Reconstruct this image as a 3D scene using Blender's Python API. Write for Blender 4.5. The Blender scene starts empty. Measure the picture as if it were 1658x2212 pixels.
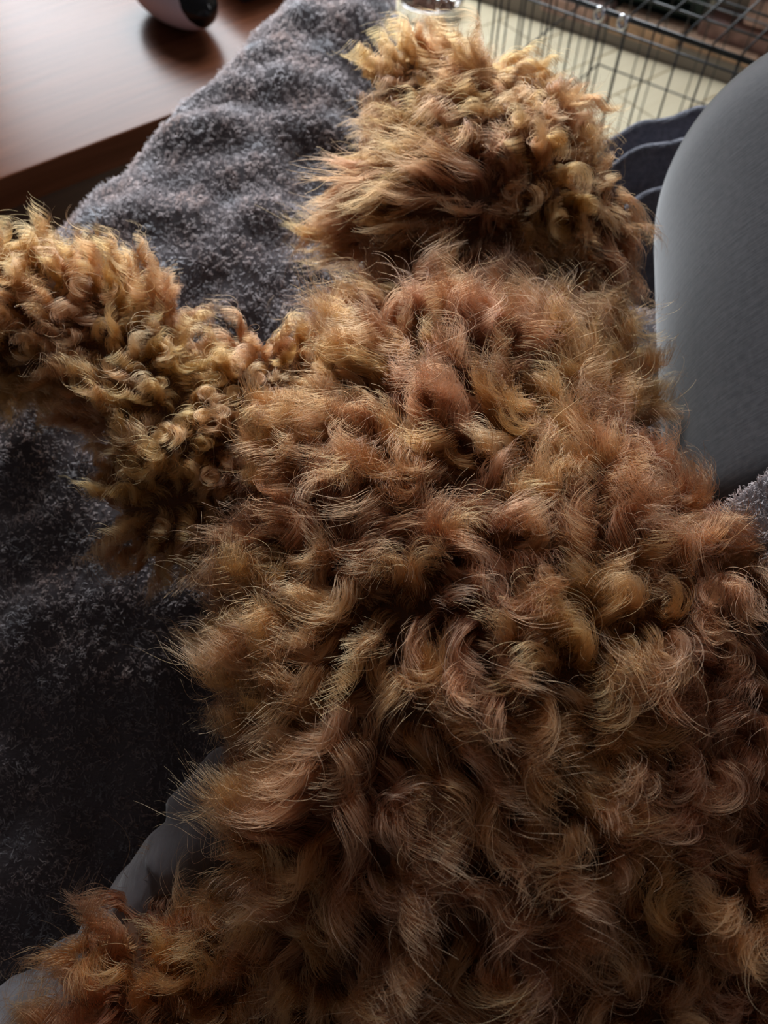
import bpy, bmesh, math, random
import numpy as np
from mathutils import Vector, Matrix, Euler
from mathutils.bvhtree import BVHTree
from mathutils.kdtree import KDTree

S = bpy.context.scene
C = S.collection
random.seed(7)
RNG = np.random.default_rng(11)

# ------------------------------------------------------------------ camera
H = 1.15                                   # phone held above the lap
PITCH = math.radians(58.0)                 # looking down by 58 degrees
FPX = 1663.0
cd = bpy.data.cameras.new('camera')
cd.sensor_fit = 'VERTICAL'; cd.sensor_height = 36.0; cd.sensor_width = 27.0
cd.lens = 36.0 * FPX / 2212.0
cd.clip_start = 0.02
cd.dof.use_dof = True; cd.dof.focus_distance = 0.40; cd.dof.aperture_fstop = 8.7
cam = bpy.data.objects.new('camera', cd); C.objects.link(cam)
cam.location = (0, 0, H); cam.rotation_euler = (math.pi/2 - PITCH, 0, 0)
S.camera = cam

# ------------------------------------------------------------------ light
w = bpy.data.worlds.new('world'); S.world = w; w.use_nodes = True
w.node_tree.nodes['Background'].inputs[0].default_value = (0.78, 0.72, 0.74, 1)
w.node_tree.nodes['Background'].inputs[1].default_value = 0.085

def area(name, loc, target, sx, sy, power, col):
    l = bpy.data.lights.new(name, 'AREA'); l.shape = 'RECTANGLE'; l.size = sx; l.size_y = sy
    l.energy = power; l.color = col
    o = bpy.data.objects.new(name, l); C.objects.link(o); o.location = loc
    o.rotation_euler = (Vector(target) - Vector(loc)).to_track_quat('-Z', 'Y').to_euler()
    return o
# the daylit window across the room, beyond the coffee table
area('window_daylight', (-.90, 3.68, 1.85), (-1.473, 2.86, 1.70), 3.4, 2.1, 420, (0.88, 0.94, 1.0))
# added fill light on the right, lifts the floor and the bricks
area('side_fill_light', (2.6, 1.6, 1.9), (0.1, 0.4, 0.8), 1.0, 1.3, 40, (0.97, 0.96, 1.0))

S.view_settings.view_transform = 'Standard'; S.view_settings.look = 'None'
S.view_settings.gamma = 1.0; S.view_settings.use_curve_mapping = False
S.view_settings.exposure = 0.0
S.cycles.max_bounces = 6
S.cycles.transparent_max_bounces = 8
S.cycles_curves.shape = 'RIBBONS'

# ------------------------------------------------------------------ helpers
CR = np.array([1.0, 0, 0])
CU = np.array([0, math.sin(PITCH), math.cos(PITCH)])
CF = np.array([0, math.cos(PITCH), -math.sin(PITCH)])
def at(px, py, t):
    """world point seen at a pixel of the 1658x2212 frame, t metres along the optical axis"""
    return np.array([0, 0, H]) + t*(CF + (px-829.0)/FPX*CR - (py-1106.0)/FPX*CU)
def at_z(px, py, z):
    d = CF + (px-829.0)/FPX*CR - (py-1106.0)/FPX*CU
    return np.array([0, 0, H]) + d*((z-H)/d[2])

class Noise:
    """smooth vector noise: a sum of random plane waves"""
    def __init__(s, seed, wl, n=24, dim=3):
        r = np.random.default_rng(seed)
        k = r.normal(size=(n, 3)); k /= np.linalg.norm(k, axis=1)[:, None]
        s.k = k * (2*math.pi/wl * r.uniform(.6, 1.5, n))[:, None]
        s.p = r.uniform(0, 2*math.pi, n); s.a = r.normal(size=(n, dim)) * math.sqrt(2.0/n)
    def __call__(s, p):
        return np.sin(p @ s.k.T + s.p) @ s.a

def nrm(v): return v / np.maximum(np.linalg.norm(v, axis=-1, keepdims=True), 1e-9)
def smooth(a, b, x):
    t = np.clip((x-a)/(b-a), 0, 1); return t*t*(3-2*t)

def tag(o, label=None, cat=None, group=None, kind=None):
    if label: o['label'] = label
    if cat: o['category'] = cat
    if group: o['group'] = group
    if kind: o['kind'] = kind
    return o
def link(o, parent=None):
    C.objects.link(o)
    if parent is not None: o.parent = parent
    return o
def empty(name, loc, rz=0):
    o = bpy.data.objects.new(name, None); o.empty_display_size = .05
    C.objects.link(o); o.location = loc; o.rotation_euler = (0, 0, rz); return o
def mesh_obj(name, bm, mat, parent=None, sm=True, world=False):
    me = bpy.data.meshes.new(name); bm.to_mesh(me); bm.free()
    if mat: me.materials.append(mat)
    if sm: me.shade_smooth()
    o = bpy.data.objects.new(name, me); link(o, parent)
    if world and parent is not None: o.matrix_parent_inverse = (Matrix.Translation(parent.location) @ parent.rotation_euler.to_matrix().to_4x4()).inverted()
    return o
def pyobj(name, verts, faces, mat, parent=None, sm=True):
    me = bpy.data.meshes.new(name); me.from_pydata([tuple(map(float, v)) for v in verts], [], faces); me.update()
    if mat: me.materials.append(mat)
    if sm: me.shade_smooth()
    return link(bpy.data.objects.new(name, me), parent)
def box_bm(sx, sy, sz, c=(0, 0, 0), bev=0.0, seg=2):
    bm = bmesh.new(); bmesh.ops.create_cube(bm, size=1)
    for v in bm.verts: v.co = Vector((v.co.x*sx+c[0], v.co.y*sy+c[1], v.co.z*sz+c[2]))
    if bev: bmesh.ops.bevel(bm, geom=bm.edges[:], offset=bev, segments=seg, affect='EDGES', profile=.7)
    return bm
def tube_bm(pts, r, n=8, closed=False, bm=None):
    bm = bm or bmesh.new(); rings = []
    P = [Vector(p) for p in pts]; m = len(P)
    up = None
    for i, p in enumerate(P):
        d = ((P[(i+1) % m] - P[i-1]) if closed else (P[min(i+1, m-1)] - P[max(i-1, 0)])).normalized()
        if up is None:
            up = d.orthogonal().normalized()
        up = (up - d*up.dot(d)).normalized(); s = d.cross(up)
        rr = float(r(i/(m-1)) if callable(r) else r)
        rings.append([bm.verts.new(p + rr*(math.cos(a)*up + math.sin(a)*s)) for a in [2*math.pi*k/n for k in range(n)]])
    for i in range(m if closed else m-1):
        A, B = rings[i], rings[(i+1) % m]
        for k in range(n): bm.faces.new((A[k], A[(k+1) % n], B[(k+1) % n], B[k]))
    if not closed:
        bm.faces.new(rings[0][::-1]); bm.faces.new(rings[-1])
    return bm
def lathe_bm(prof, n=40):
    bm = bmesh.new(); rings = []
    for (r, z) in prof:
        rings.append([bm.verts.new((r*math.cos(2*math.pi*k/n), r*math.sin(2*math.pi*k/n), z)) for k in range(n)] if r > 1e-5 else [bm.verts.new((0, 0, z))])
    for A, B in zip(rings, rings[1:]):
        for k in range(n):
            f = ([A[k], A[(k+1) % n]] if len(A) > 1 else [A[0]]) + ([B[(k+1) % n], B[k]] if len(B) > 1 else [B[0]])
            bm.faces.new(f)
    bmesh.ops.recalc_face_normals(bm, faces=bm.faces[:]); return bm

# ------------------------------------------------------------------ materials
def new_mat(name):
    m = bpy.data.materials.new(name); m.use_nodes = True
    nt = m.node_tree; return m, nt, nt.nodes['Principled BSDF']
def N(nt, t, **kw):
    n = nt.nodes.new(t)
    for k, v in kw.items():
        if k in n.inputs: n.inputs[k].default_value = v
        else: setattr(n, k, v)
    return n
def ramp(nt, fac, stops):
    r = nt.nodes.new('ShaderNodeValToRGB'); e = r.color_ramp.elements
    while len(e) < len(stops): e.new(.5)
    for x, (p, c) in zip(e, stops): x.position = p; x.color = (*c, 1)
    nt.links.new(fac, r.inputs[0]); return r
def bump(nt, h, b, dist=.001, strength=1.0):
    n = N(nt, 'ShaderNodeBump'); n.inputs['Distance'].default_value = dist; n.inputs['Strength'].default_value = strength
    nt.links.new(h, n.inputs['Height']); nt.links.new(n.outputs[0], b.inputs['Normal'])
def plain(name, col, rough=.5, metal=0, **kw):
    m, nt, b = new_mat(name)
    b.inputs['Base Color'].default_value = (*col, 1); b.inputs['Roughness'].default_value = rough; b.inputs['Metallic'].default_value = metal
    for k, v in kw.items(): b.inputs[k].default_value = v
    tc = N(nt, 'ShaderNodeTexCoord'); ns = N(nt, 'ShaderNodeTexNoise', Scale=60.0, Detail=4.0)
    nt.links.new(tc.outputs['Object'], ns.inputs['Vector'])
    rr = N(nt, 'ShaderNodeMapRange'); rr.inputs['To Min'].default_value = max(0, rough-.06); rr.inputs['To Max'].default_value = min(1, rough+.06)
    nt.links.new(ns.outputs[0], rr.inputs[0]); nt.links.new(rr.outputs[0], b.inputs['Roughness'])
    return m
def fabric(name, c1, c2, scale=(900, 2600, 900), bumpd=.0006, blot=25.0, sheen=.4):
    m, nt, b = new_mat(name)
    tc = N(nt, 'ShaderNodeTexCoord'); mp = N(nt, 'ShaderNodeMapping'); mp.inputs['Scale'].default_value = scale
    nt.links.new(tc.outputs['Object'], mp.inputs[0])
    n1 = N(nt, 'ShaderNodeTexNoise', Scale=.35, Detail=3.0, Roughness=.6); nt.links.new(mp.outputs[0], n1.inputs['Vector'])
    n2 = N(nt, 'ShaderNodeTexNoise', Scale=blot, Detail=5.0); nt.links.new(tc.outputs['Object'], n2.inputs['Vector'])
    mx = N(nt, 'ShaderNodeMath', operation='ADD'); nt.links.new(n1.outputs[0], mx.inputs[0]); nt.links.new(n2.outputs[0], mx.inputs[1])
    hf = N(nt, 'ShaderNodeMath', operation='MULTIPLY'); hf.inputs[1].default_value = .5; nt.links.new(mx.outputs[0], hf.inputs[0])
    r = ramp(nt, hf.outputs[0], [(.35, c1), (.65, c2)])
    nt.links.new(r.outputs[0], b.inputs['Base Color']); b.inputs['Roughness'].default_value = .95
    b.inputs['Sheen Weight'].default_value = sheen; b.inputs['Sheen Roughness'].default_value = .45
    b.inputs['Specular IOR Level'].default_value = .15
    bump(nt, n1.outputs[0], b, bumpd)
    return m

def hair_mat(name, rough=.45, radial=.75, coat=0.0, tip=1.25, offset=.02):
    m = bpy.data.materials.new(name); m.use_nodes = True; nt = m.node_tree
    nt.nodes.clear()
    out = N(nt, 'ShaderNodeOutputMaterial'); h = N(nt, 'ShaderNodeBsdfHairPrincipled')
    h.model = 'CHIANG'; h.parametrization = 'COLOR'
    a = N(nt, 'ShaderNodeAttribute'); a.attribute_name = 'coat'
    hi = N(nt, 'ShaderNodeHairInfo')
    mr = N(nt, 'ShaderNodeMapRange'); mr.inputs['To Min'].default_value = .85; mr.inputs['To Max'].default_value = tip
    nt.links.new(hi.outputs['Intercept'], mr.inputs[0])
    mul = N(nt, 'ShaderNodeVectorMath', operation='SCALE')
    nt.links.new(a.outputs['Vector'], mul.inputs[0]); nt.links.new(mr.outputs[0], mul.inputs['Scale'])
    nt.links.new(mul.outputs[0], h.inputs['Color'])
    h.inputs['Roughness'].default_value = rough; h.inputs['Radial Roughness'].default_value = radial
    h.inputs['Coat'].default_value = coat
    nt.links.new(h.outputs[0], out.inputs['Surface'])
    return m

M = {}
M['skin'] = plain('dog_skin', (.10, .045, .022), .9)
M['nose'] = plain('nose_black', (.012, .011, .011), .35)
M['eye'] = plain('eye_brown', (.02, .008, .004), .08)
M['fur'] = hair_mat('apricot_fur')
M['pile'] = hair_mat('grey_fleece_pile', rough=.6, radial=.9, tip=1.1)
M['fleece_base'] = fabric('grey_fleece_backing', (.075, .062, .066), (.11, .092, .098), sheen=.2)
M['arm_fabric'] = fabric('heather_grey_knit', (.022, .020, .023), (.056, .050, .054), scale=(150, 1700, 150), bumpd=.0001, blot=240, sheen=.62)
M['fold_fabric'] = fabric('slate_grey_fleece', (.13, .135, .17), (.23, .23, .27), scale=(700, 700, 700), bumpd=.0016, blot=150, sheen=.6)
M['throw_fabric'] = fabric('pale_grey_knit', (.13, .113, .118), (.19, .17, .175), scale=(520, 150, 300), bumpd=.0012, blot=40, sheen=.5)
M['wire'] = plain('black_wire', (.012, .012, .013), .38, .0)
M['clip'] = plain('nickel_clip', (.85, .85, .88), .12, 1.0)
M['steel'] = plain('stainless_steel', (.8, .8, .82), .16, 1.0)
M['kibble'] = plain('brown_kibble', (.12, .05, .025), .8)
M['gadget'] = plain('glossy_pinkish_white_plastic', (.92, .80, .90), .3)
M['gadget_black'] = plain('glossy_black_plastic', (.006, .006, .007), .12)
M['dark_leather'] = plain('dark_plum_leather', (.02, .014, .018), .45)
M['insert'] = plain('dark_green_black_metal', (.016, .040, .034), .42, .3)
M['mortar'] = plain('mortar', (.30, .26, .23), .95)

def brick_mat(name, c):
    m, nt, b = new_mat(name)
    tc = N(nt, 'ShaderNodeTexCoord'); n = N(nt, 'ShaderNodeTexNoise', Scale=35.0, Detail=6.0)
    nt.links.new(tc.outputs['Object'], n.inputs['Vector'])
    r = ramp(nt, n.outputs[0], [(.3, tuple(x*.6 for x in c)), (.7, tuple(min(1, x*1.3) for x in c))])
    nt.links.new(r.outputs[0], b.inputs['Base Color']); b.inputs['Roughness'].default_value = .9
    bump(nt, n.outputs[0], b, .003); return m
BRICKS = [brick_mat('brick_red', (.42, .15, .12)), brick_mat('brick_dusky', (.36, .22, .20)), brick_mat('brick_pale', (.52, .34, .30)), brick_mat('brick_tan', (.62, .40, .27))]

def wood(name, c1, c2, rough, scale=(4, 60, 60), spec=.5, bd=.0002):
    m, nt, b = new_mat(name)
    tc = N(nt, 'ShaderNodeTexCoord'); mp = N(nt, 'ShaderNodeMapping'); mp.inputs['Scale'].default_value = scale
    oi = N(nt, 'ShaderNodeObjectInfo')
    add = N(nt, 'ShaderNodeVectorMath', operation='ADD'); sc = N(nt, 'ShaderNodeVectorMath', operation='SCALE'); sc.inputs['Scale'].default_value = 5.0
    cmb = N(nt, 'ShaderNodeCombineXYZ')
    for k in range(3): nt.links.new(oi.outputs['Random'], cmb.inputs[k])
    nt.links.new(cmb.outputs[0], sc.inputs[0]); nt.links.new(tc.outputs['Object'], add.inputs[0]); nt.links.new(sc.outputs[0], add.inputs[1])
    nt.links.new(add.outputs[0], mp.inputs[0])
    n = N(nt, 'ShaderNodeTexNoise', Scale=1.0, Detail=7.0, Roughness=.6, Distortion=.4)
    nt.links.new(mp.outputs[0], n.inputs['Vector'])
    r = ramp(nt, n.outputs[0], [(.3, c1), (.7, c2)])
    nt.links.new(r.outputs[0], b.inputs['Base Color']); b.inputs['Roughness'].default_value = rough
    b.inputs['Specular IOR Level'].default_value = spec
    bump(nt, n.outputs[0], b, bd); return m
M['table_wood'] = wood('polished_red_brown_wood', (.085, .026, .011), (.14, .048, .022), .26, spec=.42)
M['table_wood'].node_tree.nodes['Principled BSDF'].inputs['IOR'].default_value = 1.185
M['table_dark'] = wood('dark_brown_wood', (.05, .018, .008), (.08, .03, .013), .4)
M['plank'] = wood('pale_oak_laminate', (.78, .67, .46), (.88, .78, .56), .34, scale=(3, 40, 40))

# ------------------------------------------------------------------ floor of planks
FD = math.radians(36.0)                        # the room's grain runs along the table
floor = mesh_obj('floor', box_bm(9, 9, .04, (0, 0, -.034)), M['mortar'], sm=False); floor.rotation_euler = (0, 0, FD); tag(floor, kind='structure')
pm = None; k = 0
for row in range(-8, 22):
    for col in range(-1, 4):
        y = row*.16 + .08; x = col*1.25 + (row % 3)*.42 - .6
        wx = x*math.cos(FD) - y*math.sin(FD); wy = x*math.sin(FD) + y*math.cos(FD)
        if not (-1.6 < wx < 2.6 and .2 < wy < 3.8): continue
        if pm is None:
            o = mesh_obj('plank', box_bm(1.246, .1565, .014, (0, 0, -.007), .0012, 1), M['plank'], floor, sm=False); pm = o.data
        else:
            o = link(bpy.data.objects.new('plank', pm), floor)
        o.location = (x, y, 0)

# ------------------------------------------------------------------ fireplace (brick column, hearth, dark green insert)
FW = math.radians(-35.0)
fo = at_z(1504, 72, .06)                       # right foot of the insert
fire = empty('fireplace', (fo[0], fo[1], 0), FW)   # local x along the wall, local -y towards the room
tag(fire, 'red brick fireplace with a dark green metal insert beyond the wire crate', 'fireplace')
bmeshes = [None]*4
def brick(x, y, z, sx, sy, sz, k):
    k = k % 4
    key = (k, round(sx, 3), round(sy, 3))
    if key not in BR:
        BR[key] = mesh_obj('brick', box_bm(sx, sy, sz, (0, 0, 0), .004, 1), BRICKS[k], fire, sm=False); o = BR[key]
    else:
        o = link(bpy.data.objects.new('brick', BR[key].data), fire)
    o.location = (x + random.uniform(-.001, .001), y + random.uniform(-.004, .004), z)
    o.rotation_euler = (random.uniform(-.01, .01), 0, random.uniform(-.012, .012))
BR = {}
mesh_obj('mortar_core', box_bm(.86, .2, .50, (.46, .125, .30)), M['mortar'], fire, sm=False)
mesh_obj('hearth_bed', box_bm(1.62, .09, .05, (.08, -.028, .025)), M['mortar'], fire, sm=False)
for c in range(6):                             # column courses
    for i in range(4):
        x = .13 + i*.215 + (.1075 if c % 2 else 0) - .02
        brick(x, .01, .09 + c*.075, .203, .10, .064, random.choice([0, 0, 1, 1, 2]))
for i in range(3, 10):                          # hearth: header row laid flat
    brick(-1.2 + i*.215, -.032, .052, .203, .078, .05, random.choice([3, 3, 2]))
mesh_obj('insert_surround', box_bm(.78, .06, .40, (-.395, .04, .255), .006), M['insert'], fire, sm=False)
lv = None
for k in range(6):                              # louvres low on the insert
    if lv is None: lv = mesh_obj('louver', box_bm(.72, .03, .018, (0, 0, 0), .003, 1), M['insert'], fire, sm=False); o = lv
    else: o = link(bpy.data.objects.new('louver', lv.data), fire)
    o.location = (-.395, .0, .10 + k*.052); o.rotation_euler = (math.radians(-28), 0, 0)

wall = mesh_obj('wall_far', box_bm(6.4, .08, 2.6, (-1.4, .31, 1.3)), plain('warm_white_paint', (.62, .58, .52), .8), sm=False)
wall.location = fire.location; wall.rotation_euler = fire.rotation_euler; tag(wall, kind='structure')

# ------------------------------------------------------------------ wire dog crate
ca = at_z(1230, 0, .55); cb = at_z(1570, 120, .55)
cdv = nrm((cb-ca)[:2]); CA = math.atan2(cdv[1], cdv[0])
c0 = ca[:2] - cdv*.165                          # left front corner
crate = empty('wire_dog_crate', (c0[0], c0[1], 0), CA)
tag(crate, 'black wire dog crate standing on the pale floor before the fireplace', 'dog crate')
CL, CW, CH = .90, .56, .55
wires = {}
def wire(p, q, r, parent):
    p, q = Vector(p), Vector(q); L = (q-p).length
    key = (round(L, 3), r)
    if key not in wires:
        wires[key] = tube_me(L, r)
    o = link(bpy.data.objects.new('wire', wires[key]), parent)
    o.location = p; o.rotation_euler = (q-p).to_track_quat('Z', 'Y').to_euler()
def tube_me(L, r):
    bm = tube_bm([(0, 0, 0), (0, 0, L)], r, 8)
    me = bpy.data.meshes.new('wire'); bm.to_mesh(me); bm.free(); me.materials.append(M['wire']); me.shade_smooth(); return me
def panel(name, o, u, v, L, W, su, hs):
    """wire panel: corner o, axes u (length L) and v (length W); wires along v every su, rails along u at the fractions hs"""
    o, u, v = Vector(o), Vector(u), Vector(v)
    bm = bmesh.new()
    for a, b in ((o, o+u*L), (o+u*L, o+u*L+v*W), (o+u*L+v*W, o+v*W), (o+v*W, o)):
        tube_bm([a, b], .0024, 8, bm=bm)
    p = mesh_obj(name, bm, M['wire'], crate)
    n = round(L/su)
    nn = u.cross(v)*.004
    for k in range(1, n): wire(o+u*(L*k/n)+nn, o+u*(L*k/n)+v*W+nn, .0016, p)
    for h in hs: wire(o+v*(W*h), o+v*(W*h)+u*L, .0019, p)
    return p
front = panel('front_panel', (0, 0, 0), (1, 0, 0), (0, 0, 1), CL, CH, .045, (.30, .64, .965))
panel('back_panel', (0, CW, 0), (1, 0, 0), (0, 0, 1), CL, CH, .045, (.30, .64))
panel('end_panel', (0, 0, 0), (0, 1, 0), (0, 0, 1), CW, CH, .045, (.30, .64))
panel('end_panel', (CL, 0, 0), (0, 1, 0), (0, 0, 1), CW, CH, .045, (.30, .64))
panel('top_panel', (0, 0, CH+.004), (1, 0, 0), (0, 1, 0), CL, CW, .045, (.12, .24, .36, .48, .60, .72, .84))
def clip(x, y, z):
    pts = [(x + .006*math.cos(a), y - .006, z + .009*math.sin(a)) for a in np.linspace(0, 2*math.pi, 14)[:-1]]
    o = mesh_obj('clip', tube_bm(pts, .0032, 8, closed=True), M['clip'], crate); o['label'] = 'shiny nickel clip'
for x in (.222, .262): clip(x, 0, CH-.002)
clip(0.0, -.004, .20)

# ------------------------------------------------------------------ steel bowl
bp = at_z(930, 22, 0)
bowl = empty('dog_bowl', (bp[0], bp[1], 0)); tag(bowl, 'stainless steel bowl with brown kibble on the floor beyond the dog', 'bowl')
mesh_obj('basin', lathe_bm([(0, .004), (.085, .004), (.095, 0), (.10, .004), (.092, .030), (.096, .034), (.090, .036), (.084, .031), (.074, .012), (0, .009)], 48), M['steel'], bowl)
bm = bmesh.new()
for k in range(90):
    a = random.uniform(0, 6.28); r = .07*math.sqrt(random.random())
    mtx = Matrix.Translation((r*math.cos(a), r*math.sin(a), .019+random.uniform(-.003, .005))) @ Euler((random.random()*3, random.random()*3, 0)).to_matrix().to_4x4() @ Matrix.Diagonal((1, 1, .6, 1))
    bmesh.ops.create_icosphere(bm, subdivisions=1, radius=.0075, matrix=mtx)
tag(mesh_obj('kibble', bm, M['kibble'], bowl), kind='stuff')

# ------------------------------------------------------------------ coffee table
TZ = .45
ta, tb = at_z(0, 388, TZ), at_z(480, 207, TZ)
tdv = nrm((tb-ta)[:2]); TA = math.atan2(tdv[1], tdv[0])
table = empty('coffee_table', (ta[0], ta[1], 0), TA)   # local x along the near edge, local +y across the top
tag(table, 'polished red-brown wooden coffee table left of the blanket', 'coffee table')
TL, TW = 1.25, .575
mesh_obj('tabletop', box_bm(TL, TW, .05, (.02, TW/2, TZ-.025), .005, 3), M['table_wood'], table)
ap = .05
mesh_obj('apron', box_bm(TL-.16, .02, .10, (.02, ap, TZ-.10), .003), M['table_dark'], table)
mesh_obj('apron', box_bm(TL-.16, .02, .10, (.02, TW-ap, TZ-.10), .003), M['table_dark'], table)
mesh_obj('apron', box_bm(.02, TW-2*ap, .10, (.02-TL/2+.09, TW/2, TZ-.10), .003), M['table_dark'], table)
mesh_obj('apron', box_bm(.02, TW-2*ap, .10, (.02+TL/2-.09, TW/2, TZ-.10), .003), M['table_dark'], table)
for sx in (-1, 1):
    for y in (ap+.01, TW-ap-.01):
        mesh_obj('leg', box_bm(.06, .06, TZ-.05, (.02+sx*(TL/2-.09), y, (TZ-.05)/2), .006), M['table_dark'], table)
mesh_obj('shelf', box_bm(TL-.2, TW-.12, .025, (.02, TW/2, .14), .004), M['table_dark'], table)

# pale gadget with a black face lying on the table
gp = at_z(372, -22, TZ+.05)
gad = empty('rounded_gadget', (gp[0], gp[1], TZ), math.radians(-50))
tag(gad, 'pinkish-white rounded gadget with a black oval end on the coffee table', 'gadget')
def egg(u, a):                                   # u along the axis -1..1
    r = math.sqrt(max(0, 1-u*u)); ry = .056*r*(1-.10*u); rz = .051*r*(1-.08*u)
    return Vector((u*.118, ry*math.cos(a), .051 + rz*math.sin(a)))
bm = bmesh.new(); rings = []; nu, na = 28, 40
for i in range(1, nu):
    u = -math.cos(math.pi*i/nu); rings.append([bm.verts.new(egg(u, 2*math.pi*k/na)) for k in range(na)])
for A, B in zip(rings, rings[1:]):
    for k in range(na): bm.faces.new((A[k], A[(k+1) % na], B[(k+1) % na], B[k]))
for ring, u in ((rings[0], -1), (rings[-1], 1)):
    v = bm.verts.new(egg(u, 0))
    for k in range(na): bm.faces.new((ring[k], ring[(k+1) % na], v))
bmesh.ops.recalc_face_normals(bm, faces=bm.faces[:])
gshell = mesh_obj('shell', bm, M['gadget'], gad)
gb = BVHTree.FromObject(gshell, bpy.context.evaluated_depsgraph_get())
# black face: a rounded heart-like plate laid on the blunt end
fdir = Vector((1.1, -.04, .25)).normalized(); fu = fdir.cross(Vector((0, 0, 1))).normalized(); fv = fu.cross(fdir)
bm = bmesh.new(); grid = []
nr, na = 8, 40
cen = Vector((.045, .006, .051))
def face_pt(rr, a, lift):
    w_ = .037*(1 + .10*math.cos(2*a)); dent = 1 - .22*math.exp(-((a-2.5)/.5)**2)
    q = cen + fu*(rr*w_*dent*math.cos(a)) + fv*(rr*.043*dent*math.sin(a))
    hit = gb.ray_cast(q + fdir*.3, -fdir)
    p = hit[0] if hit[0] else q
    return p + fdir*lift
for i in range(nr+1):
    rr = max(i/nr, 1e-3)
    grid.append([bm.verts.new(face_pt(rr, 2*math.pi*k/na, .0016 if i < nr else -.001)) for k in range(na)])
for A, B in zip(grid, grid[1:]):
    for k in range(na): bm.faces.new((A[k], A[(k+1) % na], B[(k+1) % na], B[k]))
bm.faces.new(grid[0]); bmesh.ops.recalc_face_normals(bm, faces=bm.faces[:])
o = mesh_obj('face_plate', bm, M['gadget_black'], gad); o['label'] = 'glossy black oval face'

# dark case lying beyond it
dp = at_z(585, -52, TZ)
case = empty('dark_case', (dp[0], dp[1], TZ), TA)
tag(case, 'dark plum case lying on the table right of the white gadget', 'case')
mesh_obj('body', box_bm(.20, .13, .05, (0, 0, .025), .012, 3), M['dark_leather'], case)
mesh_obj('lid', box_bm(.204, .134, .018, (0, 0, .058), .008, 3), M['dark_leather'], case)

# ------------------------------------------------------------------ sofa: seat under the blanket, rounded arm at the right
sofa = empty('sofa', (.05, .1, 0)); tag(sofa, 'grey upholstered sofa with a rounded heather-grey arm right of the dog', 'sofa')
def sob(name, bm, mat):
    o = mesh_obj(name, bm, mat, sofa); o.location = -Vector((.05, .1, 0)); return o
sob('base', box_bm(.92, 1.40, .22, (.04, .13, .17), .02), M['arm_fabric'])
sob('seat_cushion', box_bm(.70, 1.36, .20, (-.05, .13, .37), .045, 4), M['arm_fabric'])
for x in (-.38, .44):
    for y in (-.5, .76): sob('foot', box_bm(.05, .05, .065, (x, y, .0325), .005), M['table_dark'])
A0, A1 = at(1850, 1010, .53), at(1806, 480, .62)
bm = bmesh.new()
def arm_ring(c, r, n=36, d=Vector((0, 1, 0))):
    up = Vector((0, 0, 1)); s = d.cross(up).normalized(); up = s.cross(d).normalized()
    return [bm.verts.new(Vector(c) + r*(math.cos(2*math.pi*k/n)*s + math.sin(2*math.pi*k/n)*up*1.0)) for k in range(n)]
ax = Vector(A1-A0).normalized(); rings = []
Ast = Vector(A0) - ax*.05
for i in range(11, 0, -1):
    a = math.pi/2*i/12; rings.append(arm_ring(Ast-ax*.06*math.sin(a), .128*math.cos(a), d=ax))
for i in range(3): rings.append(arm_ring(Ast.lerp(Vector(A0), i/2), .128, d=ax))
for i in range(1, 7): rings.append(arm_ring(Vector(A0).lerp(Vector(A1), i/6), .128+.012*i/6, d=ax))
for i in range(1, 12):
    a = math.pi/2*i/12; rings.append(arm_ring(Vector(A1)+ax*.14*math.sin(a)*1.05, .14*math.cos(a), d=ax))
for A, B in zip(rings, rings[1:]):
    for k in range(36): bm.faces.new((A[k], A[(k+1) % 36], B[(k+1) % 36], B[k]))
bm.faces.new(rings[0]); bm.faces.new(rings[-1])
bmesh.ops.recalc_face_normals(bm, faces=bm.faces[:])
arm = sob('armrest', bm, M['arm_fabric'])
ss = arm.modifiers.new('subd', 'SUBSURF'); ss.levels = ss.render_levels = 1
sob('arm_support', box_bm(.12, .28, .42, (.37, .43, .47), .03), M['arm_fabric'])

# ------------------------------------------------------------------ fleece blanket over the leg and under the dog
R0, R1 = at(210, 500, .66)[:], at(700, -10, .80)[:]      # crest of the covered leg
rd = nrm((R1-R0)[:2]); rn = np.array([rd[1], -rd[0]])    # rn points towards the dog
wob = Noise(5, .22, 20, 1); wob2 = Noise(6, .07, 20, 1)
def blanket_z(P):
    """height of the blanket; P is (n,2)"""
    P3 = np.c_[P, np.zeros(len(P))]
    rel = P - R0[:2]; u = rel @ rd; s = rel @ rn
    zc = R0[2] + (R1[2]-R0[2])*u/np.linalg.norm((R1-R0)[:2])
    zc = np.where(u < -.05, zc - .10*smooth(0, .45, -.05-u), zc)
    lap = np.interp(P[:, 1], [-.3, -.1, -.012, .065, .163, .246, .33, .377, .45, .7], [.50, .53, .57, .605, .64, .665, .685, .692, .70, .69])
    z = lap + (zc-lap)*(1-smooth(.02, .26, s))
    z = z + .007*wob(P3)[:, 0]*smooth(0, .1, s) + .0026*wob2(P3)[:, 0]
    armz = .738 + .15*np.sqrt(np.clip(1-((P[:, 0]-.335)/.155)**2, 0, 1))
    z = z + (np.maximum(armz, z)-z)*smooth(.155, .215, P[:, 0])*smooth(.262, .235, P[:, 1])*smooth(.09, .16, P[:, 1])
    # fall away beyond the crest, the far end and the right
    d = np.maximum.reduce([-s+.0, (P[:, 1]-.92)*.9, np.where(P[:, 1] > .58, (P[:, 0]+.065)*.9, -1), P[:, 0]-.47, -.30-P[:, 1]])
    d = np.where(P[:, 1] > .5, np.maximum(d, (P[:, 0]-(-.02+.9*np.maximum(0, .68-P[:, 1])))*.9), d)
    R = .07
    dd = np.clip(d, 0, R)
    return np.maximum(z - (R - np.sqrt(np.maximum(R*R-dd*dd, 0))) - np.maximum(d-R, 0)*7, .30 + .004*wob2(P3)[:, 0]), d
GX, GY = np.arange(-.62, .56, .005), np.arange(-.36, 1.06, .005)
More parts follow.
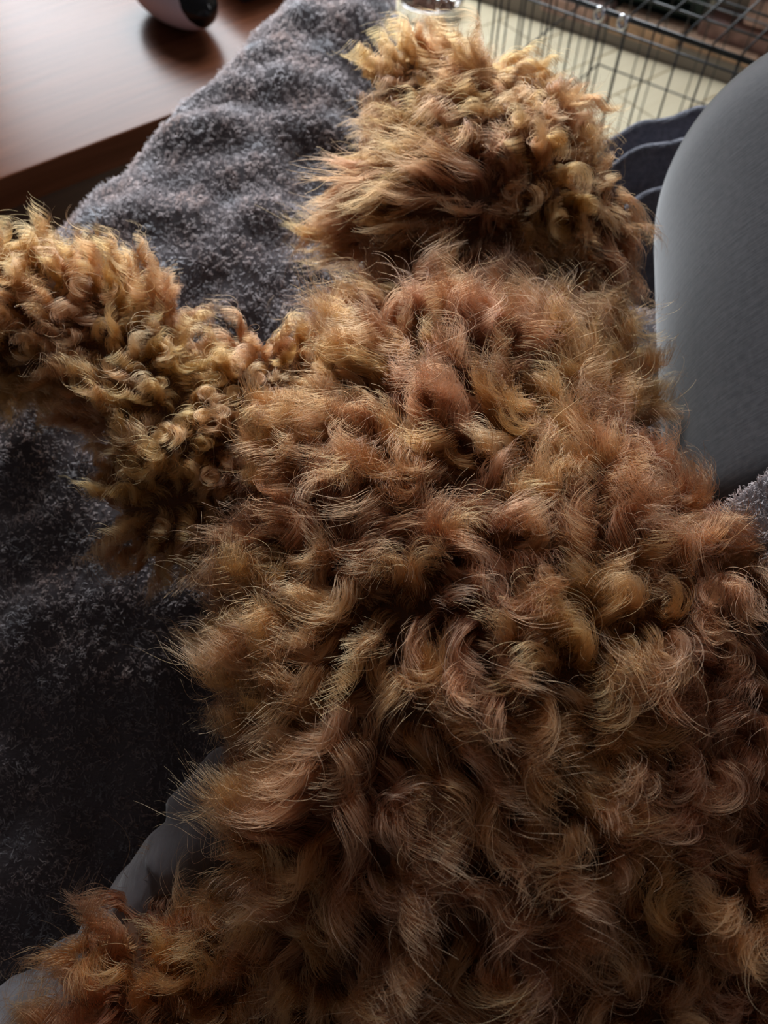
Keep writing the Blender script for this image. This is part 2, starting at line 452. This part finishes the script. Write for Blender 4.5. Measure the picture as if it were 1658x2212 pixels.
XX, YY = np.meshgrid(GX, GY); PP = np.c_[XX.ravel(), YY.ravel()]
ZZ, DD = blanket_z(PP)
nx, ny = len(GX), len(GY)
keep = (DD < .10).reshape(ny, nx)
fidx = []
for j in range(ny-1):
    for i in range(nx-1):
        if keep[j, i] and keep[j+1, i] and keep[j, i+1] and keep[j+1, i+1]:
            a = j*nx+i; fidx.append((a, a+1, a+nx+1, a+nx))
used = np.unique(np.array(fidx)); remap = -np.ones(nx*ny, int); remap[used] = np.arange(len(used))
bv = np.c_[PP, ZZ][used]
blanket = pyobj('fleece_blanket', bv, [tuple(int(remap[q]) for q in f) for f in fidx], M['fleece_base'])
tag(blanket, 'dark grey plush fleece blanket spread under the dog, rising in a ridge at left', 'blanket')
so = blanket.modifiers.new('thick', 'SOLIDIFY'); so.thickness = .004; so.offset = -1

# ------------------------------------------------------------------ hair builder
def make_curves(name, P, rad, col, mat, parent):
    """P (n,k,3) points, rad (n,k) radii, col (n,3) colours -> one hair Curves object"""
    n, k, _ = P.shape
    cu = bpy.data.hair_curves.new(name); cu.add_curves([k]*n)
    cu.attributes['position'].data.foreach_set('vector', np.ascontiguousarray(P, dtype=np.float32).ravel())
    ra = cu.attributes.get('radius') or cu.attributes.new('radius', 'FLOAT', 'POINT')
    ra.data.foreach_set('value', np.ascontiguousarray(rad, dtype=np.float32).ravel())
    ca_ = cu.attributes.new('coat', 'FLOAT_VECTOR', 'CURVE')
    ca_.data.foreach_set('vector', np.ascontiguousarray(col, dtype=np.float32).ravel())
    try: cu.set_types(type='CATMULL_ROM')
    except Exception: pass
    cu.materials.append(mat)
    o = bpy.data.objects.new(name, cu); return link(o, parent)

def tri_arrays(me):
    me.calc_loop_triangles()
    v = np.empty(len(me.vertices)*3, np.float32); me.vertices.foreach_get('co', v); v = v.reshape(-1, 3).astype(float)
    t = np.empty(len(me.loop_triangles)*3, np.int32); me.loop_triangles.foreach_get('vertices', t); t = t.reshape(-1, 3)
    vn = np.empty(len(me.vertices)*3, np.float32); me.vertices.foreach_get('normal', vn); vn = vn.reshape(-1, 3).astype(float)
    return v, t, vn
def sample(v, t, vn, n, weight=None):
    a, b, c = v[t[:, 0]], v[t[:, 1]], v[t[:, 2]]
    ar = np.linalg.norm(np.cross(b-a, c-a), axis=1)
    if weight is not None: ar = ar*weight((a+b+c)/3, nrm(np.cross(b-a, c-a)))
    f = RNG.choice(len(t), n, p=ar/ar.sum())
    r1 = np.sqrt(RNG.random(n))[:, None]; r2 = RNG.random(n)[:, None]
    w0, w1, w2 = 1-r1, r1*(1-r2), r1*r2
    T = t[f]
    return w0*v[T[:, 0]]+w1*v[T[:, 1]]+w2*v[T[:, 2]], nrm(w0*vn[T[:, 0]]+w1*vn[T[:, 1]]+w2*vn[T[:, 2]])
def nearest(G, Q):
    kd = KDTree(len(G))
    for i, g in enumerate(G): kd.insert(g, i)
    kd.balance()
    return np.array([kd.find(q)[1] for q in Q])
def frame(n):
    h = np.where(np.abs(n[:, :1]) < .8, np.array([[1.0, 0, 0]]), np.array([[0, 1.0, 0]]))
    a = nrm(np.cross(n, h)); return a, np.cross(n, a)

# blanket pile: short crimped tufts
v, t, vn = tri_arrays(blanket.data)
if vn[:, 2].mean() < 0: vn = -vn
def wb(c, n):
    vis = (c[:, 0] < .0) | (c[:, 1] > .55) | (c[:, 0] > .18)
    return np.where(vis, 1.0, .08)*np.where(c[:, 2] > .5, 1, .1)
NP_ = 260000
p, n = sample(v, t, vn, NP_, wb)
nap = Noise(21, .014, 40, 3); nap2 = Noise(22, .045, 30, 3)
gp_, gn_ = sample(v, t, vn, 30000, wb)
gi = nearest(gp_, p)
tilt = nrm(n*.8 + .55*nap(p) + .5*nap2(p) + RNG.normal(size=p.shape)*.28)
L = RNG.uniform(.0018, .0034, NP_)*(.85+.4*np.clip(nap(p)[:, 0], -1, 1))
k = 5; s = np.linspace(0, 1, k)[None, :, None]
base = p[:, None, :] + tilt[:, None, :]*(L[:, None, None]*s)
toc = (gp_[gi] + gn_[gi]*.0022 + .0018*nap(gp_[gi]) - p)[:, None, :]
pts = base + toc*(s**1.3)*.45
pts = pts + RNG.normal(size=(NP_, 1, 3))*.0007*np.sin(s*6 + RNG.uniform(0, 6, (NP_, 1, 1)))
mot = .5+.5*np.clip(nap(gp_[gi]*.9)[:, 1]*.8, -1, 1)
col = np.array([.175, .136, .134])[None]*(.8+.3*mot[:, None])
col = col*(1+.09*nap2(p)[:, :1]*np.array([[1, -.2, -.8]]))
pile = make_curves('pile', pts, np.repeat(np.linspace(.00023, .00014, k)[None], NP_, 0), np.clip(col, .01, .9), M['pile'], blanket)
tag(pile, kind='stuff')

# ------------------------------------------------------------------ smooth grey throw under the hind leg
bm = bmesh.new()
path = [at(600, 1620, .48), at(470, 1760, .47), at(350, 1940, .463), at(235, 2180, .458), at(40, 2375, .45), at(-260, 2430, .45)]
def spl(P, m):
    out = []
    P = [P[0]] + P + [P[-1]]
    for i in range(1, len(P)-2):
        for q in range(m):
            x = q/m; a, b, c, d = P[i-1], P[i], P[i+1], P[i+2]
            out.append(.5*((2*b)+(-a+c)*x+(2*a-5*b+4*c-d)*x*x+(-a+3*b-3*c+d)*x**3))
    out.append(P[-2]); return out
tube_bm([Vector(q) for q in spl(path, 8)], lambda x: .026+.034*smooth(.3, .8, x), 24, bm=bm)
tw = Noise(31, .032, 24, 3)
for vtx in bm.verts:
    q = np.array([vtx.co]); vtx.co += Vector((.0028*tw(q)[0]))
throw = mesh_obj('rolled_throw', bm, M['throw_fabric'])
tag(throw, 'smooth pale grey rolled throw under the dog hind leg at lower left', 'throw')
ss = throw.modifiers.new('subd', 'SUBSURF'); ss.levels = ss.render_levels = 1

# ------------------------------------------------------------------ bunched dark blanket behind the arm
mc = at(1560, 330, .80)
gx, gy = np.linspace(-.2, .24, 90), np.linspace(-.17, .17, 80)
X, Y = np.meshgrid(gx, gy); Q = np.c_[X.ravel(), Y.ravel()]
rr = np.sqrt((Q[:, 0]/.19)**2 + (Q[:, 1]/.15)**2)
fold = .5+.5*np.sin((Q[:, 1] + .22*Q[:, 0] + .010*np.sin(Q[:, 0]*26))*120)
ztop = mc[2] + .02
zz = np.where(rr < 1, np.sqrt(np.maximum(0, 1-rr**2.4)), 0)*(ztop-.45) + .45 - np.maximum(rr-1, 0)*.02
zz = zz + (.036*(fold**1.4)-.02)*smooth(1.05, .7, rr)*smooth(.10, .02, Q[:, 1]) + .003*wob2(np.c_[Q, zz])[:, 0]
nxx, nyy = 90, 80
mound = pyobj('bunched_blanket', np.c_[Q[:, 0]+mc[0], Q[:, 1]+mc[1], zz], [(j*nxx+i, j*nxx+i+1, (j+1)*nxx+i+1, (j+1)*nxx+i) for j in range(nyy-1) for i in range(nxx-1)], M['fold_fabric'])
tag(mound, 'slate grey blanket bunched in folds behind the sofa arm', 'blanket')

# ------------------------------------------------------------------ the dog
FT = .020                                        # fur depth between skin and outline
prims = []                                        # (centre, radii (x, along, n), axis basis, region)
def limb(st, region, fur=FT, steps=7, flat=True):
    """stations (px, py, t, half width px, half thickness / half width)"""
    pts = [at(*q[:3]) for q in st]
    wid = [q[3]*q[2]/FPX - fur for q in st]; thk = [(q[3]*q[2]/FPX)*q[4] - fur for q in st]
    for i in range(len(st)-1):
        ax_ = nrm(pts[i+1]-pts[i])
        for j in range(steps + (i == len(st)-2)):
            x = j/steps
            c = pts[i]*(1-x)+pts[i+1]*x; wd = wid[i]*(1-x)+wid[i+1]*x; tk = thk[i]*(1-x)+thk[i+1]*x
            view = nrm(np.array([0, 0, H]) - c); up = nrm(view*.5+np.array([0, 0, 1.0])); side = nrm(np.cross(ax_, up)); up = np.cross(side, ax_)
            prims.append((c, (wd, (.55 if wd > .09 else 1)*math.sqrt(max(wd, .01)*max(tk, .01)), tk), np.array([side, ax_, up]), region))
# torso from the neck to the rump
limb([(975, 775, .54, 330, .68), (975, 880, .512, 410, .66), (945, 1110, .477, 500, .64), (1080, 1430, .447, 668, .57), (1270, 1850, .432, 800, .50), (1320, 2200, .43, 800, .50), (1300, 2520, .45, 620, .54)], 'body', .027)
# neck to skull
limb([(1010, 720, .585, 240, .75), (1030, 570, .59, 290, .75), (1020, 420, .60, 300, .85)], 'head', .026)
limb([(985, 290, .665, 150, .8), (965, 200, .715, 120, .8)], 'muzzle', .016)
# top knot, brow and the curls down the middle of the crown
limb([(845, 180, .60, 105, .85), (900, 190, .595, 125, .8), (1030, 230, .58, 150, .75), (1170, 280, .58, 140, .8)], 'topknot', .021)
limb([(1130, 320, .55, 100, .7), (1180, 430, .542, 85, .7)], 'topknot', .016)
# hanging ears
limb([(1010, 400, .540, 130, .5), (900, 415, .542, 140, .5), (810, 445, .550, 125, .5), (745, 500, .565, 85, .5)], 'ear_left', .014)
limb([(1235, 400, .568, 130, .55), (1280, 490, .555, 135, .5), (1275, 610, .552, 105, .5)], 'ear_right', .016)
# left foreleg: shoulder, upper arm, forearm reaching out of the frame
limb([(600, 880, .52, 200, .7), (420, 960, .505, 200, .7), (370, 1110, .495, 170, .7)], 'leg', .018)
limb([(420, 960, .505, 190, .75), (320, 850, .515, 175, .8), (250, 720, .53, 175, .8), (60, 690, .535, 190, .8), (-200, 680, .54, 200, .8)], 'leg', .018)
limb([(250, 690, .53, 150, .85), (320, 665, .54, 115, .9)], 'leg', .018)
# left hind leg folded beside the rump
limb([(760, 2080, .455, 260, .7), (520, 2090, .44, 200, .75), (325, 2090, .43, 190, .8)], 'hind', .017)
limb([(330, 2090, .43, 175, .8), (260, 2200, .435, 170, .8), (160, 2330, .44, 160, .8)], 'hind', .017)
# right foreleg and right hind leg, tucked against the body
limb([(1250, 800, .54, 200, .7), (1290, 820, .575, 110, .8)], 'body', .02)
limb([(1600, 2000, .47, 230, .7), (1720, 1750, .49, 190, .7)], 'body', .02)

bm = bmesh.new()
for c, r, B, reg in prims:
    mtx = Matrix([[B[0][i]*max(r[0], .012), B[1][i]*max(r[1], .012), B[2][i]*max(r[2], .012), c[i]] for i in range(3)] + [[0, 0, 0, 1]])
    bmesh.ops.create_icosphere(bm, subdivisions=3, radius=1.0, matrix=mtx)
tmp = mesh_obj('tmp', bm, None)
rm = tmp.modifiers.new('r', 'REMESH'); rm.mode = 'VOXEL'; rm.voxel_size = .0045
sm_ = tmp.modifiers.new('s', 'SMOOTH'); sm_.factor = .5; sm_.iterations = 6
dg = bpy.context.evaluated_depsgraph_get()
dme = bpy.data.meshes.new_from_object(tmp.evaluated_get(dg))
bpy.data.objects.remove(tmp)
dme.name = 'dog'; dme.materials.clear(); dme.materials.append(M['skin']); dme.shade_smooth()
dog = bpy.data.objects.new('dog', dme); link(dog)
tag(dog, 'curly apricot-brown poodle-type dog lying belly down seen from behind', 'dog')
# nose and eyes on the far side of the head
npos = at(960, 165, .748)
bm = bmesh.new(); bmesh.ops.create_uvsphere(bm, u_segments=20, v_segments=12, radius=1, matrix=Matrix.Translation(Vector(npos)) @ Matrix.Diagonal((.017, .013, .013, 1)))
mesh_obj('nose', bm, M['nose'], dog)
for px in (900, 1040):
    bm = bmesh.new(); bmesh.ops.create_uvsphere(bm, u_segments=16, v_segments=10, radius=.009, matrix=Matrix.Translation(Vector(at(px, 235, .69))))
    mesh_obj('eye', bm, M['eye'], dog)

v, t, vn = tri_arrays(dme)
PC = np.array([q[0] for q in prims]); PR = np.array([max(q[1]) for q in prims]); PREG = [q[3] for q in prims]
REG = ['body', 'head', 'muzzle', 'topknot', 'ear_left', 'ear_right', 'leg', 'hind']
PRI = np.array([REG.index(x) for x in PREG])
PW = np.array([q[1] for q in prims]); PB = np.array([q[2] for q in prims])
def region(p):
    out = np.empty(len(p), int)
    for a in range(0, len(p), 4000):
        d = p[a:a+4000, None, :]-PC[None]
        loc = np.einsum('nij,mij->nmi', np.zeros((1, 1, 1)), np.zeros((1, 1, 1))) if False else np.stack([np.einsum('nmi,mi->nm', d, PB[:, q]) for q in range(3)], -1)
        e = np.linalg.norm(loc/np.maximum(PW, .012)[None], axis=2)
        out[a:a+4000] = PRI[e.argmin(1)]
    return out

cam_p = np.array([0, 0, H])
def wdog(c, n):
    f = np.einsum('ij,ij->i', n, nrm(cam_p-c))
    d = np.linalg.norm(c-cam_p, axis=1)
    return np.clip(.15 + smooth(-.55, .0, f), 0, 1) / d**1.2
NG = 7000
gp_, gn_ = sample(v, t, vn, NG, wdog)
# even the guides out: drop guides that sit too close to another
kd = KDTree(NG)
for i, q in enumerate(gp_): kd.insert(q, i)
kd.balance()
gr = region(gp_)
#            lay   len    curlA  turns  clump  spacing
PAR = {0: (.72, .041, .0060, 1.45, .76, .0100),
       1: (.85, .032, .0050, 1.5, .76, .0090),
       2: (.75, .030, .0045, 1.2, .7, .009),
       3: (.62, .038, .0066, 2.1, .94, .0082),
       4: (1.0, .038, .0026, 0.8, .60, .0085),
       5: (.95, .033, .0040, 1.0, .66, .0090),
       6: (.50, .034, .0046, 2.1, .94, .0062),
       7: (.74, .040, .0062, 1.4, .82, .0090)}
alive = np.ones(NG, bool)
for i in range(NG):
    if alive[i]:
        for (co, j, d) in kd.find_range(gp_[i], PAR[int(gr[i])][5]):
            if j > i: alive[j] = False
gp_, gn_, gr = gp_[alive], gn_[alive], gr[alive]; NG = len(gp_)
par = np.array([PAR[int(r)] for r in gr])
# coat flow
f1 = Noise(41, .16, 24, 3); f2 = Noise(42, .055, 24, 3); f3 = Noise(43, .02, 24, 3)
up_img = np.array([0, .85, .3])
base = np.zeros((NG, 3))
for i, r in enumerate(gr):
    if r == 0:                                    # body: up over the shoulders, down-left on the flank and rump
        y = gp_[i, 1]; k_ = smooth(.12, .30, y)
        side = gp_[i, 0]-.05
        base[i] = k_*np.array([.15+side*4, .9, .2]) + (1-k_)*np.array([-.55+side*2.5, -.55, -.3])
    elif r == 4: base[i] = (-1.0, -.15, -.2)
    elif r == 5: base[i] = (-.10, -1.0, -.5)
    elif r == 3: base[i] = (-.3, -.5, -.2)
    elif r == 1: base[i] = (.1, -.7, -.1)
    elif r == 6: base[i] = (-.35, -.4, -.3)
    elif r == 7: base[i] = (-.6, .2, -.2)
    else: base[i] = (0, 1, -.3)
fl = base*np.where(np.isin(gr, [4, 5]), 2.4, .75)[:, None] + .7*f1(gp_) + .75*f2(gp_) + .35*RNG.normal(size=gp_.shape)
fl = nrm(fl - gn_*np.einsum('ij,ij->i', fl, gn_)[:, None])
K = 20
s = np.linspace(0, 1, K)
lay = np.clip(par[:, 0] + RNG.normal(size=NG)*.10 + .12*f2(gp_)[:, 0], .1, .95)
Lg = par[:, 1]*RNG.uniform(.75, 1.2, NG)
ang0 = lay*.75; ang1 = lay*1.75                   # angle from the normal at root and at tip
G = np.zeros((NG, K, 3)); G[:, 0] = gp_
sidev = np.cross(gn_, fl)
for k in range(1, K):
    x = (k-.5)/(K-1); a = ang0 + (ang1-ang0)*x
    d = gn_*np.cos(a)[:, None] + fl*np.sin(a)[:, None]
    G[:, k] = G[:, k-1] + d*(Lg/(K-1))[:, None]
# curl: helix about the guide's own axis
hand = np.where(RNG.random(NG) < .5, -1, 1)
ph = RNG.uniform(0, 2*math.pi, NG); turns = par[:, 3]*RNG.uniform(.7, 1.3, NG); cA = par[:, 2]*RNG.uniform(.7, 1.35, NG)
th = ph[:, None] + hand[:, None]*2*math.pi*turns[:, None]*s[None]
env = (s**.5)[None]
dN = gn_*np.cos(lay*1.2)[:, None] + fl*np.sin(lay*1.2)[:, None]
e1 = sidev; e2 = np.cross(dN, e1)
helix = (np.cos(th)*env*cA[:, None])[:, :, None]*e1[:, None] + (np.sin(th)*env*cA[:, None])[:, :, None]*e2[:, None]*.8
Gc = G + helix

aS = ang0[:, None] + (ang1-ang0)[:, None]*s[None]
EB = fl[:, None]*np.cos(aS)[:, :, None] - gn_[:, None]*np.sin(aS)[:, :, None]      # turns with the lock so that it stays round
def carried(off, g):
    o1 = np.einsum('ij,ij->i', off, fl[g]); o2 = np.einsum('ij,ij->i', off, sidev[g]); o3 = np.einsum('ij,ij->i', off, gn_[g])
    return o1[:, None, None]*EB[g] + (o2[:, None]*sidev[g] + o3[:, None]*gn_[g])[:, None]
# finer locks: each leans on a guide, with a wave of its own
NL = 26000
lp, ln = sample(v, t, vn, NL, wdog)
lg = nearest(gp_, lp); hl = par[lg]
cl = np.clip(hl[:, 4] + RNG.normal(size=NL)*.12, .15, .95)
prof = (1 - cl[:, None]*smooth(.0, .6, s)[None])*(1 + .35*smooth(.6, 1.0, s))[None]
rel = Gc[lg] - gp_[lg][:, None]
Ll = np.where(np.isin(gr[lg], [3, 6]), RNG.uniform(.9, 1.05, NL), RNG.uniform(.70, 1.15, NL))
LP = gp_[lg][:, None] + rel*Ll[:, None, None] + carried(lp-gp_[lg], lg)*prof[:, :, None]
S3 = s[None, :, None]
soft = np.where(np.isin(gr[lg], [3, 6]), .12, 1.30 - hl[:, 4])[:, None, None]
LP = LP + soft*.0042*S3*(RNG.normal(size=(NL, 1, 3))*np.sin(RNG.uniform(3, 9, (NL, 1, 1))*S3 + RNG.uniform(0, 6.3, (NL, 1, 1))))
LP = LP + soft*.006*RNG.normal(size=(NL, 1, 3))*S3**1.4
# single hairs
NS = 300000
sp, sn = sample(v, t, vn, NS, wdog)
li = nearest(lp, sp); gi = lg[li]
fly = RNG.random(NS); hs = par[gi]
cl = np.clip(.62 + .25*(hs[:, 4]-.5) + RNG.normal(size=NS)*.14, .1, .95); cl = np.where(fly < .10, cl*.3, cl)
Ls = RNG.uniform(.62, 1.06, NS); Ls = np.where(fly < .04, 1.2, Ls)
prof = (1 - cl[:, None]*smooth(.05, .65, s)[None])
rel = LP[li] - lp[li][:, None]
pts = lp[li][:, None] + rel*Ls[:, None, None] + carried(sp-lp[li], gi)*prof[:, :, None]
fa = RNG.normal(size=(NS, 1, 3)); fb = RNG.normal(size=(NS, 1, 3))
w1 = RNG.uniform(3, 9, (NS, 1, 1)); w2 = RNG.uniform(9, 18, (NS, 1, 1))
fri = np.where(np.isin(gr[gi], [3, 6]), .45, 1.0)[:, None, None]
pts = pts + fri*(fa*np.sin(w1*S3 + RNG.uniform(0, 6, (NS, 1, 1)))*.0011 + fb*np.sin(w2*S3 + RNG.uniform(0, 6, (NS, 1, 1)))*.0004)*S3
wild = (fly < .08)[:, None, None]
pts = np.where(wild, pts + fri*fb*.005*S3**1.5, pts)
rad = .00014*(1 - .70*s[None]**1.6)*RNG.uniform(.75, 1.2, NS)[:, None]
# coat colour: apricot with redder and greyer-mauve locks
gold = np.array([.255, .098, .028]); red = np.array([.190, .060, .022]); mauve = np.array([.200, .082, .050])
c1 = Noise(61, .10, 20, 1); c2 = Noise(62, .025, 20, 1)
ga = np.clip(.5+.45*c1(gp_)[:, 0]+.3*RNG.normal(size=NG), 0, 1)[:, None]; gb_ = np.clip(.25+.5*c2(gp_)[:, 0]+.25*RNG.normal(size=NG), 0, 1)[:, None]
gcol = (gold*(1-ga)+red*ga)*(1-.45*gb_)+mauve*.45*gb_
gcol = gcol*RNG.uniform(.85, 1.15, NG)[:, None]
# the leg and top knot are paler, the hind leg redder
gcol = np.where(np.isin(gr, [3, 6])[:, None], gcol*np.array([1.12, 1.20, 1.08]), gcol)
gcol = np.where((gr == 7)[:, None], gcol*np.array([1.0, .88, .75]), gcol)
scol = np.clip(gcol[gi]*RNG.uniform(.88, 1.12, NS)[:, None], .02, .9)
sr = gr[gi]
parts = [('body_coat', [0]), ('head_coat', [1, 2]), ('topknot', [3]), ('left_ear_fur', [4]), ('right_ear_fur', [5]), ('foreleg_curls', [6]), ('hind_leg_fur', [7])]
for nm, ids in parts:
    m = np.isin(sr, ids)
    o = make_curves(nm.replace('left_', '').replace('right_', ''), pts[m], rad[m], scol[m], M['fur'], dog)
    tag(o, kind='stuff')
